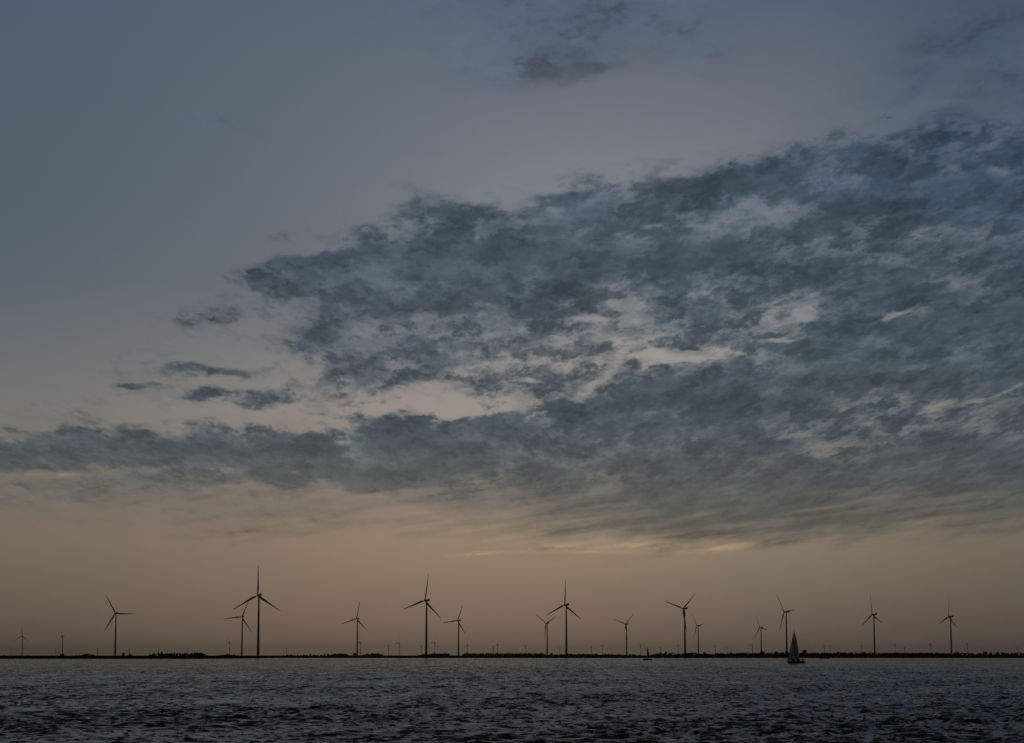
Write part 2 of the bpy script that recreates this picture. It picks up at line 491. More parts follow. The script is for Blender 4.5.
def tube(bm, p0, p1, r0, r1=None, n=8):
    r1 = r0 if r1 is None else r1
    p0, p1 = Vector(p0), Vector(p1)
    d = (p1 - p0).normalized()
    a = d.orthogonal().normalized()
    b = d.cross(a)
    rings = [[p + (a * math.cos(t) + b * math.sin(t)) * r for t in [2 * math.pi * i / n for i in range(n)]]
             for p, r in ((p0, r0), (p1, r1))]
    ring_loft(bm, rings)


def box(bm, x0, x1, y0, y1, z0, z1, bev=0.0):
    r = bmesh.ops.create_cube(bm, size=1)
    for vtx in r['verts']:
        vtx.co = Vector(((x0 + x1) / 2 + vtx.co.x * (x1 - x0), (y0 + y1) / 2 + vtx.co.y * (y1 - y0), (z0 + z1) / 2 + vtx.co.z * (z1 - z0)))
    if bev:
        es = list({e for vtx in r['verts'] for e in vtx.link_edges})
        bmesh.ops.bevel(bm, geom=es, offset=bev, segments=2, affect='EDGES', profile=0.6)


def copy_tree(o, parent=None):
    c = o.copy()
    COL.objects.link(c)
    c.parent = parent
    for ch in o.children:
        copy_tree(ch, c)
    return c


def at(px, D):
    """ground position at forward distance D seen at picture column px"""
    return ((px - 512.0) / FPX * CT * D, D)


# ------------------------------------------------------------------ water
def grid_mesh(name, X, Y, Z, m, smooth_=True):
    nr, nc = X.shape
    co = np.stack([X, Y, Z], -1).reshape(-1, 3).astype(np.float32)
    idx = np.arange(nr * nc).reshape(nr, nc)
    q = np.stack([idx[:-1, :-1], idx[:-1, 1:], idx[1:, 1:], idx[1:, :-1]], -1).reshape(-1, 4).astype(np.int32)
    me = bpy.data.meshes.new(name)
    me.vertices.add(len(co)); me.vertices.foreach_set('co', co.ravel())
    me.loops.add(q.size); me.loops.foreach_set('vertex_index', q.ravel())
    me.polygons.add(len(q))
    me.polygons.foreach_set('loop_start', np.arange(0, q.size, 4, dtype=np.int32))
    me.polygons.foreach_set('loop_total', np.full(len(q), 4, np.int32))
    me.update(calc_edges=True)
    me.polygons.foreach_set('use_smooth', np.full(len(q), smooth_))
    return link(name, me, m)


wm = bpy.data.materials.new('lake_water')
wm.use_nodes = True
t = wm.node_tree
b = t.nodes['Principled BSDF']
b.inputs['Base Color'].default_value = (0.004, 0.005, 0.005, 1)
b.inputs['Roughness'].default_value = 0.16
b.inputs['IOR'].default_value = 1.333
b.inputs['Specular IOR Level'].default_value = 0.35
b.inputs['Specular Tint'].default_value = (1.0, 0.92, 0.86, 1)
geo = t.nodes.new('ShaderNodeNewGeometry')


def wnoise(scale, sx, sy, rot, det):
    mp = t.nodes.new('ShaderNodeMapping')
    mp.inputs['Rotation'].default_value = (0, 0, R_(rot))
    mp.inputs['Scale'].default_value = (sx, sy, 1)
    t.links.new(geo.outputs['Position'], mp.inputs[0])
    n = t.nodes.new('ShaderNodeTexNoise')
    n.inputs['Scale'].default_value = scale
    n.inputs['Detail'].default_value = det
    n.inputs['Roughness'].default_value = 0.6
    t.links.new(mp.outputs[0], n.inputs['Vector'])
    return n.outputs['Fac']


def wcolor(scale, sx, sy, rot, det, rough=0.55):
    mp = t.nodes.new('ShaderNodeMapping')
    mp.inputs['Rotation'].default_value = (0, 0, R_(rot))
    mp.inputs['Scale'].default_value = (sx, sy, 1)
    t.links.new(geo.outputs['Position'], mp.inputs[0])
    n = t.nodes.new('ShaderNodeTexNoise')
    n.inputs['Scale'].default_value = scale
    n.inputs['Detail'].default_value = det
    n.inputs['Roughness'].default_value = rough
    t.links.new(mp.outputs[0], n.inputs['Vector'])
    s_ = t.nodes.new('ShaderNodeVectorMath'); s_.operation = 'SUBTRACT'
    t.links.new(n.outputs['Color'], s_.inputs[0]); s_.inputs[1].default_value = (0.5, 0.5, 0.5)
    return s_.outputs[0]


acc = None
for sc_, ax, ay, ro, de, am in ((3.0, 1.0, 0.5, 32, 4, 1.7), (0.8, 1.0, 0.45, 40, 4, 1.5), (0.06, 1.0, 0.5, 20, 3, 0.3)):
    m_ = t.nodes.new('ShaderNodeVectorMath'); m_.operation = 'MULTIPLY'
    t.links.new(wcolor(sc_, ax, ay, ro, de), m_.inputs[0]); m_.inputs[1].default_value = (am, am, 0.0)
    if acc is None:
        acc = m_.outputs[0]
    else:
        a2 = t.nodes.new('ShaderNodeVectorMath'); a2.operation = 'ADD'
        t.links.new(acc, a2.inputs[0]); t.links.new(m_.outputs[0], a2.inputs[1]); acc = a2.outputs[0]
# wind streaks: long narrow bands of rougher water out on the lake
sp = t.nodes.new('ShaderNodeSeparateXYZ'); t.links.new(geo.outputs['Position'], sp.inputs[0])
fd = t.nodes.new('ShaderNodeMapRange'); fd.inputs[1].default_value, fd.inputs[2].default_value = 180, 700
fd.inputs[3].default_value, fd.inputs[4].default_value = 0.0, 1.0
t.links.new(sp.outputs[1], fd.inputs[0])
for sc_, ay, am in ((1.3, 0.9, 3.6), (1.1, 0.03, 2.0), (0.4, 0.04, 1.2)):
    m_ = t.nodes.new('ShaderNodeVectorMath'); m_.operation = 'MULTIPLY'
    t.links.new(wcolor(sc_, 1.0, ay, 3, 3), m_.inputs[0]); m_.inputs[1].default_value = (am * 0.3, am, 0.0)
    m2 = t.nodes.new('ShaderNodeVectorMath'); m2.operation = 'SCALE'
    t.links.new(m_.outputs[0], m2.inputs[0]); t.links.new(fd.outputs[0], m2.inputs[3])
    a2 = t.nodes.new('ShaderNodeVectorMath'); a2.operation = 'ADD'
    t.links.new(acc, a2.inputs[0]); t.links.new(m2.outputs[0], a2.inputs[1]); acc = a2.outputs[0]
a2 = t.nodes.new('ShaderNodeVectorMath'); a2.operation = 'ADD'
t.links.new(acc, a2.inputs[0]); t.links.new(geo.outputs['Normal'], a2.inputs[1])
nm = t.nodes.new('ShaderNodeVectorMath'); nm.operation = 'NORMALIZE'
t.links.new(a2.outputs[0], nm.inputs[0])
t.links.new(nm.outputs[0], b.inputs['Normal'])

rr = [88.0]
while rr[-1] < 4400:
    r = rr[-1]
    rr.append(r + (min(1.25, max(0.30, r * 0.0027)) if r < 1400 else r * 0.012))
rr = np.array(rr)
aa = np.radians(np.linspace(-18, 18, 900))
Rg, Ag = np.meshgrid(rr, aa, indexing='ij')
X, Y = Rg * np.sin(Ag), Rg * np.cos(Ag)
Z = np.zeros_like(X)
DX = np.zeros_like(X); DY = np.zeros_like(X)
# slow warp so that no wave train is regular
wx = X + 2.5 * np.sin(Y * 0.071 + 1.3) * np.sin(X * 0.057) + 1.2 * np.sin(X * 0.19 + Y * 0.13)
wy = Y + 2.5 * np.sin(X * 0.063 + 0.4) * np.sin(Y * 0.049 + 2) + 1.2 * np.sin(X * 0.15 - Y * 0.17)
group_env = 0.9 + 0.15 * np.sin(X * 0.045 + Y * 0.021 + 1.0) * np.sin(Y * 0.033 - X * 0.017) + 0.2 * np.sin(X * 0.11 - Y * 0.05)
WIND = R_(-62)                      # waves run towards the camera and to the right
for i in range(80):
    lam = float(np.exp(rng.uniform(math.log(0.6), math.log(3.4))))
    th = WIND + rng.normal(0, 0.5)
    k = 2 * math.pi / lam
    amp = 0.0071 * lam ** 0.95 * rng.uniform(0.6, 1.4)
    kx, ky = k * math.cos(th), k * math.sin(th)
    fade = np.clip((lam * 420 - Rg) / (lam * 250), 0, 1) if lam < 3.3 else 1.0
    ph = kx * wx + ky * wy + rng.uniform(0, 6.28)
    Z += amp * fade * np.sin(ph)
    DX += amp * fade * math.cos(th) * np.cos(ph); DY += amp * fade * math.sin(th) * np.cos(ph)
far = np.clip((1400 - Rg) / 500, 0, 1)
Z = Z * group_env * far
Z = Z + 0.3 * Z * np.abs(Z)
Z += -0.02
water = grid_mesh('water', X + DX * group_env * far * 0.9, Y + DY * group_env * far * 0.9, Z, wm)
tag(water, 'dark choppy lake with short wind waves in front of the far shore', 'water', kind='structure')
bm = bmesh.new()
n = 96
ring0 = [bm.verts.new((45000 * math.cos(a_), 45000 * math.sin(a_), -0.75)) for a_ in [2 * math.pi * i / n for i in range(n)]]
bm.faces.new(ring0)
w2 = build('open_water', bm, wm)
tag(w2, 'dark open lake reaching out on all sides', 'water', kind='structure')


# ------------------------------------------------------------------ far shore
def shore_D(px):
    """distance of the waterline: the shore is nearer on the left"""
    s = min(1, max(0, (px - 205) / 85.0)); s = s * s * (3 - 2 * s)
    return 2850 + s * 1000


def dike_h(px):
    s = min(1, max(0, (px - 205) / 85.0))
    return 3.5 + 0.75 * s


pxs = list(range(-500, 1530, 6))
prof = [(-8, -1.2), (0, 0.0), (7, 0.55), (12, 0.62), (13.5, 1.0), (16, 1.0), (19, 0.8), (20, 0.82), (24, 1.0)]
X = np.zeros((6, len(pxs))); Y = X.copy(); Z = X.copy()
for j, px in enumerate(pxs):
    D = shore_D(px); h = dike_h(px) + 0.12 * math.sin(px * 0.21) + 0.1 * math.sin(px * 0.057 + 1)
    for i, (dd, hh) in enumerate([(-6, -1.5), (0, 0.02), (9, h * 0.62), (16, h), (20, h), (32, 0.6)]):
        x, y = at(px, D + dd)
        X[i, j], Y[i, j], Z[i, j] = x, y, hh
dk = grid_mesh('dike', X, Y, Z, MT['grass'])
tag(dk, 'long low dark dike along the far shore', 'dike', kind='structure')
X = np.zeros((3, len(pxs))); Y = X.copy(); Z = X.copy()
for j, px in enumerate(pxs):
    for i, D in enumerate((shore_D(px) + 30, 9000, 44000)):
        X[i, j], Y[i, j] = at(px * (1 if i < 2 else 1), D)
        Z[i, j] = 0.5
ld = grid_mesh('land', X, Y, Z, MT['field'])
tag(ld, 'flat farmland behind the dike', 'land', kind='structure')


# ------------------------------------------------------------------ foliage
def leaf_cloud(P, Sz, m, name, parent=None):
    """one mesh of many small leaf-clump faces: centres P (n,3), sizes Sz (n,)"""
    n = len(P)
    a = rng.normal(size=(n, 3)); a /= np.linalg.norm(a, axis=1)[:, None]
    b_ = rng.normal(size=(n, 3)); b_ -= a * (a * b_).sum(1)[:, None]; b_ /= np.linalg.norm(b_, axis=1)[:, None]
    s = Sz[:, None]
    j = lambda: rng.uniform(0.6, 1.25, (n, 1))
    V = np.stack([P + a * s * j(), P + b_ * s * j(), P - a * s * j(), P - b_ * s * j()], 1).reshape(-1, 3).astype(np.float32)
    me = bpy.data.meshes.new(name)
    me.vertices.add(4 * n); me.vertices.foreach_set('co', V.ravel())
    me.loops.add(4 * n); me.loops.foreach_set('vertex_index', np.arange(4 * n, dtype=np.int32))
    me.polygons.add(n)
    me.polygons.foreach_set('loop_start', np.arange(0, 4 * n, 4, dtype=np.int32))
    me.polygons.foreach_set('loop_total', np.full(n, 4, np.int32))
    me.update(calc_edges=True)
    return link(name, me, m, parent)


def crown_points(cx, cy, z0, z1, r, n, lobes=6):
    P = []
    cs = []
    H = z1 - z0
    for _ in range(lobes):
        q = rng.uniform(0.15, 0.85)
        rad = r * (0.35 + 0.35 * math.sin(math.pi * min(1, q * 1.1)))
        an = rng.uniform(0, 6.28)
        cs.append((cx + math.cos(an) * (r - rad) * 0.9, cy + math.sin(an) * (r - rad) * 0.9, z0 + q * H, rad, min(H * 0.28, rad)))
    cs.append((cx, cy, z0 + H * 0.72, r * 0.55, H * 0.28))
    for _ in range(n):
        c = cs[rng.integers(len(cs))]
        d = rng.normal(size=3); d /= np.linalg.norm(d)
        q = rng.uniform(0.4, 1.0) ** 0.5
        P.append((c[0] + d[0] * c[3] * q, c[1] + d[1] * c[3] * q, min(z1, c[2] + d[2] * c[4] * q)))
    return np.array(P)


def treeline(px0, px1, D, top0, amp, label, step=3.0, mtl='leaf2', z0=0.0, base_=0.5, cat='treeline'):
    x0, _ = at(px0, D); x1, _ = at(px1, D)
    PS = []
    x = x0
    ph = rng.uniform(0, 6.28)
    while x < x1:
        e = min(1.0, (x - x0 + 4) / 14, (x1 - x + 4) / 14)
        top = (top0 + amp * (0.6 * math.sin(x * 0.05 + ph) + 0.6 * math.sin(x * 0.13 + 2 * ph)) + rng.normal(0, amp * 0.75)) * (0.55 + 0.45 * e)
        r = rng.uniform(2.0, 3.6) * max(1, top0 / 9)
        PS.append(crown_points(x, D + rng.uniform(-8, 8), base_, max(2.5, top), r, 70, 5))
        PS.append(np.column_stack([rng.uniform(x - 3, x + 3, 14), rng.uniform(D - 9, D + 9, 14), rng.uniform(base_, max(2.2, top * 0.6), 14)]))
        x += step * max(1, top0 / 9)
    P = np.concatenate(PS)
    o = leaf_cloud(P, rng.uniform(0.6, 1.3, len(P)) * max(1, D / 5200), MT[mtl], 'treeline')
    tag(o, label, cat, kind='stuff')
    return o


def ztop(px_y, D):
    return EYE + slope(px_y) * D


treeline(149, 207, 2900, ztop(652.9, 2900), 0.5, 'dark wood on the left shore round the narrow brick tower')
treeline(78, 96, 2890, ztop(654.9, 2890), 0.6, 'low dark shrubs left of the leftmost tall turbine')
treeline(216, 240, 3200, ztop(654.9, 3200), 0.5, 'low shrubs at the foot of the tallest turbine')
treeline(280, 350, 3890, ztop(654.7, 3890), 0.5, 'low broken shrubs between the tallest turbine and the next one', step=6)
treeline(331, 348, 6000, ztop(653.6, 6000), 0.4, 'hazy wood left of the small turbine on the bush')
treeline(362, 383, 3890, ztop(653.9, 3890), 0.8, 'dark bushes right of the turbine on the bush')
treeline(418, 450, 3890, ztop(654.4, 3890), 0.6, 'dark bushes at the foot of the second tallest turbine')
treeline(430, 450, 8600, ztop(653.2, 8600), 0.5, 'hazy far wood right of the second tallest turbine')
treeline(463, 545, 9600, ztop(653.0, 9600), 0.7, 'long bluish far wood left of the middle turbines', step=3.6)
treeline(536, 640, 3890, ztop(654.3, 3890), 0.9, 'low dark shrubs under the middle turbines')
treeline(651, 746, 3890, ztop(653.2, 3890), 1.3, 'dense dark wood behind the small sailing boat')
treeline(700, 790, 3900, ztop(653.8, 3900), 0.8, 'dark wood left of the large sailing boat')
treeline(786, 905, 3890, ztop(653.3, 3890), 1.2, 'dense dark wood right of the large sailing boat')
treeline(880, 950, 3900, ztop(653.3, 3900), 0.6, 'even dark wood between the two rightmost tall turbines')
treeline(948, 1100, 3890, ztop(652.8, 3890), 1.1, 'dark wood at the right end of the shore')
treeline(-80, 60, 2900, ztop(656.0, 2900), 0.5, 'very low shrubs at the left end of the shore', step=5)
treeline(735, 960, 9000, ztop(652.6, 9000), 0.6, 'thin far wood seen over the right shore', step=3.6)


def make_tree(px, ytop, wpx, D, label, kind='oak', cat='tree'):
    x, y = at(px, D)
    zt = ztop(ytop, D)
    r = wpx * D / FPX / 2
    root = empty('tree' if cat == 'tree' else 'bush', (x, y, 0.5))
    H = zt - 0.5
    lowz = 0.1 * H if kind == 'oak' else (0.5 * H if kind == 'mushroom' else 0.05 * H)
    bm = bmesh.new()
    tr = max(0.18, H * 0.028)
    pts = [Vector((0, 0, -0.3)), Vector((rng.normal(0, .15), 0, H * .3)), Vector((rng.normal(0, .3), 0, H * .55)), Vector((rng.normal(0, .4), 0, H * .85))]
    for k_ in range(3):
        tube(bm, pts[k_], pts[k_ + 1], tr * (1 - .28 * k_), tr * (1 - .28 * (k_ + 1)), 7)
    for k_ in range(6):
        an = rng.uniform(0, 6.28); q = rng.uniform(.35, .6)
        s_ = Vector((0, 0, H * q)); e_ = Vector((math.cos(an) * r * .7, math.sin(an) * r * .7, H * (q + .25)))
        tube(bm, s_, e_, tr * .4, tr * .12, 5)
    build('trunk', bm, MT['bark'], root)
    P = crown_points(0, 0, lowz, H, r, 420, 12)
    leaf_cloud(P, rng.uniform(0.3, 0.62, len(P)) * max(1, H / 9), MT['leaf'], 'crown', root)
    tag(root, label, cat, 'trees and bushes standing out on the far shore')
    return root


TREES = [
 (62, 653.9, 5, 'bush', 'rounded bush at the foot of the second turbine from the left edge'),
 (92.5, 654.4, 4.5, 'bush', 'right one of two low bushes just left of the leftmost large turbine'),
 (84, 654.7, 4, 'bush', 'left one of two low bushes left of the leftmost large turbine'),
 (123.2, 652.0, 4, 'oak', 'round tree just right of the leftmost large turbine'),
 (130, 653.9, 6, 'bush', 'wide bush round the thin pole right of the leftmost large turbine'),
 (197, 653.2, 4.5, 'oak', 'tree at the right end of the wood with the narrow tower'),
 (227, 654.2, 5, 'bush', 'bush left of the pair of turbines with the tallest one'),
 (291, 654.4, 3.5, 'bush', 'small bush alone right of the tallest turbine'),
 (324.2, 653.9, 2, 'bush', 'narrow left bush of a close pair left of the turbine with bushy foot'),
 (328.2, 653.6, 3, 'bush', 'wider right bush of a close pair left of the turbine with bushy foot'),
 (355, 653.0, 6, 'oak', 'dark bushy tree hiding the foot of the turbine left of the middle'),
 (373.5, 653.4, 5, 'oak', 'left one of two touching trees right of the bushy turbine foot'),
 (378, 653.0, 4, 'oak', 'right one of two touching trees right of the bushy turbine foot'),
 (424, 653.6, 6, 'bush', 'bush just left of the foot of the second tallest turbine'),
 (447, 653.9, 3, 'bush', 'bush between the second tallest turbine and its small neighbour'),
 (551.5, 652.9, 3, 'oak', 'small tree between the two turbines standing close together in the middle'),
 (571, 653.6, 5, 'bush', 'bush just right of the tallest turbine of the middle'),
 (596, 653.6, 4, 'bush', 'bush between the middle turbines and the small one with its blade up'),
 (669.5, 652.0, 3.2, 'oak', 'tree sticking out of the wood right of the small sailing boat'),
 (691.5, 652.3, 4, 'oak', 'tree between the large turbine with raised blades and the edge-on one'),
 (705, 652.0, 5, 'oak', 'tree with a flat slope on its right beside the edge-on turbine'),
 (718, 653.0, 5, 'oak', 'broad low tree right of the edge-on turbine'),
 (730.5, 652.9, 4, 'oak', 'low tree midway between the edge-on turbine and the next one'),
 (762.3, 650.7, 7, 'oak', 'big round tree hiding the foot of the turbine left of the sailing boat'),
 (776.4, 651.0, 4.5, 'oak', 'round tree left of the large sailing boat'),
 (783, 651.7, 4, 'oak', 'left one of two joined trees right behind the large sailing boat'),
 (787.3, 651.0, 5, 'oak', 'right one of two joined trees at the turbine foot behind the large sail'),
 (804.6, 650.0, 4.6, 'mushroom', 'tree with a spreading flat crown right of the large sailing boat'),
 (824, 652.4, 6, 'oak', 'broad tree above the low motor boat'),
 (851, 652.2, 3, 'oak', 'left one of two small trees left of the second turbine from the right'),
 (855.6, 652.0, 1.6, 'oak', 'very narrow tree left of the second turbine from the right'),
 (864, 652.1, 5, 'oak', 'broader tree just left of the second turbine from the right'),
 (957, 651.9, 6, 'oak', 'broad tree just right of the rightmost large turbine'),
 (984.8, 651.0, 4.5, 'oak', 'highest tree at the right end of the shore'),
 (1003, 652.1, 4.5, 'oak', 'tree before the gap near the right end of the shore'),
]
for px, yt, wp, kind, lab in TREES:
    make_tree(px, yt, wp, shore_D(px) + 34, lab, 'mushroom' if kind == 'mushroom' else ('bushy' if kind == 'bush' else 'oak'), 'bush' if kind == 'bush' else 'tree')


# narrow tower and poles on the left shore
def brick_tower(px, ytop, D):
    x, y = at(px, D)
    H = ztop(ytop, D) - 0.5
    root = empty('tower', (x, y, 0.5))
    tag(root, 'short narrow brick tower rising from the dark wood on the left shore', 'tower')
    bm = bmesh.new(); box(bm, -0.95, 0.95, -0.95, 0.95, 0, H - 1.3, 0.04); box(bm, -1.08, 1.08, -1.08, 1.08, H - 1.3, H - 1.05)
    build('shaft', bm, MT['brick'], root)
    bm = bmesh.new()
    ring_loft(bm, [[(-1.2, -1.2, H - 1.05), (1.2, -1.2, H - 1.05), (1.2, 1.2, H - 1.05), (-1.2, 1.2, H - 1.05)],
                   [(-0.25, -0.25, H), (0.25, -0.25, H), (0.25, 0.25, H), (-0.25, 0.25, H)]])
    build('roof', bm, MT['rubber'], root)
    for zz in (H * 0.45, H * 0.7):
        bm = bmesh.new(); box(bm, -0.25, 0.25, -0.99, -0.955, zz, zz + 0.8)
        build('window', bm, MT['glass'], root)


brick_tower(161.6, 651.4, 2905)


def pole(px, ytop, D, label):
    x, y = at(px, D)
    H = ztop(ytop, D) - 0.5
    root = empty('mast', (x, y, 0.5))
    tag(root, label, 'mast', 'thin poles on the left shore')
    bm = bmesh.new(); tube(bm, (0, 0, 0), (0, 0, H * 0.55), 0.42, 0.32, 10); tube(bm, (0, 0, H * 0.55), (0, 0, H), 0.32, 0.2, 10)
    build('pole', bm, MT['steel'], root)
    bm = bmesh.new(); tube(bm, (-0.9, 0, H * 0.93), (0.9, 0, H * 0.93), 0.1); tube(bm, (0, 0, H), (0, 0, H + 0.6), 0.08)
    build('crossarm', bm, MT['steel'], root)
    bm = bmesh.new(); box(bm, -0.8, 0.8, -0.8, 0.8, -0.4, 0.35, 0.05)
    build('footing', bm, MT['rock'], root)


pole(97.4, 648.0, 2900, 'thin dark pole left of the leftmost large turbine')
pole(129.4, 648.6, 2900, 'thin dark pole in the wide bush right of the leftmost large turbine')
pole(158.4, 648.2, 2900, 'thin pole just left of the narrow brick tower')
pole(187.3, 648.4, 2900, 'thin pole right of the narrow brick tower in the wood')


# ------------------------------------------------------------------ wind turbines (hub 118 m, rotor radius 57 m)
HUB, ROT = 118.0, 57.0


def blade_mesh():
    bm = bmesh.new()
    st_ = [(1.2, 1.15, 1.15, 0), (3.5, 1.15, 1.05, 4), (7, 1.7, .75, 14), (11.5, 2.15, .48, 13), (20, 1.75, .34, 9), (32, 1.3, .22, 5), (45, .9, .13, 2), (53, .6, .08, 0), (56.4, .3, .04, 0), (57, .08, .02, 0)]
    rings = []
    n = 12
    for r, hc, ht, tw in st_:
        ring = []
        for i in range(n):
            a_ = 2 * math.pi * i / n
            c_ = math.cos(a_) * hc + (0.25 * hc if hc > ht * 1.5 else 0)
            t_ = math.sin(a_) * ht
            q = R_(tw + 4)
            # chord lies in the rotor plane (x), thickness along the axis (y)
            ring.append((c_ * math.cos(q) - t_ * math.sin(q), c_ * math.sin(q) + t_ * math.cos(q) + 0.0006 * r * r, r))
        rings.append(ring)
    ring_loft(bm, rings)
    return bm


def make_turbine():
    """local frame: rotor axis points along +Y, mirror of nothing; tower at the origin"""
    root = empty('wind_turbine', (0, 0, 0))
    bm = bmesh.new()
    prof_ = [(0, 2.75), (4, 2.7), (30, 2.35), (60, 2.05), (90, 1.75), (HUB - 2.0, 1.45)]
    ring_loft(bm, [[(r * math.cos(a_), r * math.sin(a_), z) for a_ in [2 * math.pi * i / 20 for i in range(20)]] for z, r in prof_])
    build('tower', bm, MT['tower'], root, True)
    bm = bmesh.new(); box(bm, -0.5, 0.5, -2.85, -2.6, 0.9, 3.2, 0.03)
    d = build('tower_door', bm, MT['door'], root)
    # nacelle: lofted rounded body from the rotor (+Y) back to the rear (-Y)
    bm = bmesh.new()
    rings = []
    for y_, hw, z0, z1 in ((4.6, 1.3, -1.3, 1.3), (4.2, 1.7, -1.7, 1.75), (1.0, 2.0, -2.0, 2.05), (-5, 2.0, -2.0, 2.15), (-8.5, 1.85, -1.5, 2.1), (-9.5, 1.5, -1.0, 1.8)):
        ring = []
        for i in range(16):
            a_ = 2 * math.pi * i / 16
            cx_, sz_ = math.cos(a_), math.sin(a_)
            f_ = 1 / max(abs(cx_) ** 4 + abs(sz_) ** 4, 1e-6) ** 0.25
            zc, zh = (z0 + z1) / 2, (z1 - z0) / 2
            ring.append((cx_ * f_ * hw, y_, zc + sz_ * f_ * zh))
        rings.append(ring)
    ring_loft(bm, rings)
    na = build('nacelle', bm, MT['nacelle'], root, True, (0, 0, HUB))
    bm = bmesh.new()
    box(bm, -1.8, 1.8, -9.3, -7.6, 1.9, 3.7, 0.08)
    tube(bm, (0, -7.2, 2.0), (0, -7.2, 4.6), 0.06)
    build('cooler', bm, MT['cooler'], na)
    # rotor: an Empty-free hub mesh with the blades as its children
    bm = bmesh.new()
    pr = [(-1.7, 1.5), (-1.2, 1.75), (0.2, 1.8), (1.2, 1.55), (2.0, 1.0), (2.45, 0.3)]
    ring_loft(bm, [[(r * math.cos(a_), y_, r * math.sin(a_)) for a_ in [2 * math.pi * i / 18 for i in range(18)]] for y_, r in pr])
    hub = build('rotor_hub', bm, MT['nacelle'], root, True, (0, 6.4, HUB))
    bl = None
    for k in range(3):
        if bl is None:
            bl = build('blade', blade_mesh(), MT['blade'], hub, True)
            o = bl
        else:
            o = bl.copy(); COL.objects.link(o); o.parent = hub
        o.rotation_euler = (0, -R_(120 * k - 90), 0)
    return root


proto = make_turbine()
used = [False]


def place_turbine(x, y, s, phi, spin, label, group, sx_=1.0):
    if used[0]:
        o = copy_tree(proto)
    else:
        o = proto; used[0] = True
    o.location = (x, y, -0.8)
    o.scale = (s, s, s)
    ray = math.atan2(-x, y)                    # bearing of the line of sight, counter-clockwise from +Y
    o.rotation_euler = (0, 0, ray + R_(phi))
    for ch in o.children:
        if ch.name.startswith('rotor_hub'):
            ch.rotation_euler = (0, -R_(spin), 0)
    tag(o, label, 'wind turbine', group)


GB = 'large wind turbines along the far shore'
BIG = [
 (-1072, 5991, 14.1, 118.9, 'leftmost large turbine, one blade level to the right'),
 (-479, 4184, 23.1, 89.0, 'tallest turbine of all, one blade straight up, left of the middle'),
 (-798, 6551, 18.2, 66.2, 'smaller turbine just left of the tallest one, one blade nearly level to the left'),
 (-481, 6890, 29.0, 77.5, 'turbine with its foot in dark bushes, between the two tallest turbines'),
 (-177, 4581, 35.9, 79.4, 'second tallest turbine, upright blade leaning slightly right'),
 (-175, 7252, 34.9, 67.7, 'smaller turbine just right of the second tallest one'),
 (125, 7877, 43.9, 25.4, 'small Y-shaped turbine, two blades raised, beside the tall middle one'),
 (122, 4976, 35.9, 86.1, 'tall turbine in the middle of the row with one blade straight up'),
 (417, 8070, 41.4, 42.0, 'small turbine with two raised blades left of the small sailing boat'),
 (420, 5383, 39.6, 42.6, 'large turbine with two raised blades right of the small sailing boat'),
 (714, 8494, 60.0, 6.0, 'small nearly edge-on turbine right of the large one with raised blades'),
 (1021, 9084, 52.4, 111.0, 'smallest turbine of the row, left of the one behind the large sailing boat'),
 (717, 5786, 58.3, 6.5, 'tall turbine right behind the large sailing boat'),
 (1006, 6152, 54.5, 94.6, 'second large turbine from the right edge'),
 (1288, 6500, 56.6, 84.1, 'rightmost large turbine, its rotor seen nearly edge-on'),
]
for x, y, phi, spin, lab in BIG:
    place_turbine(x, y, 1.0, phi, spin, lab, GB)

GF = 'faint far turbines on the horizon'
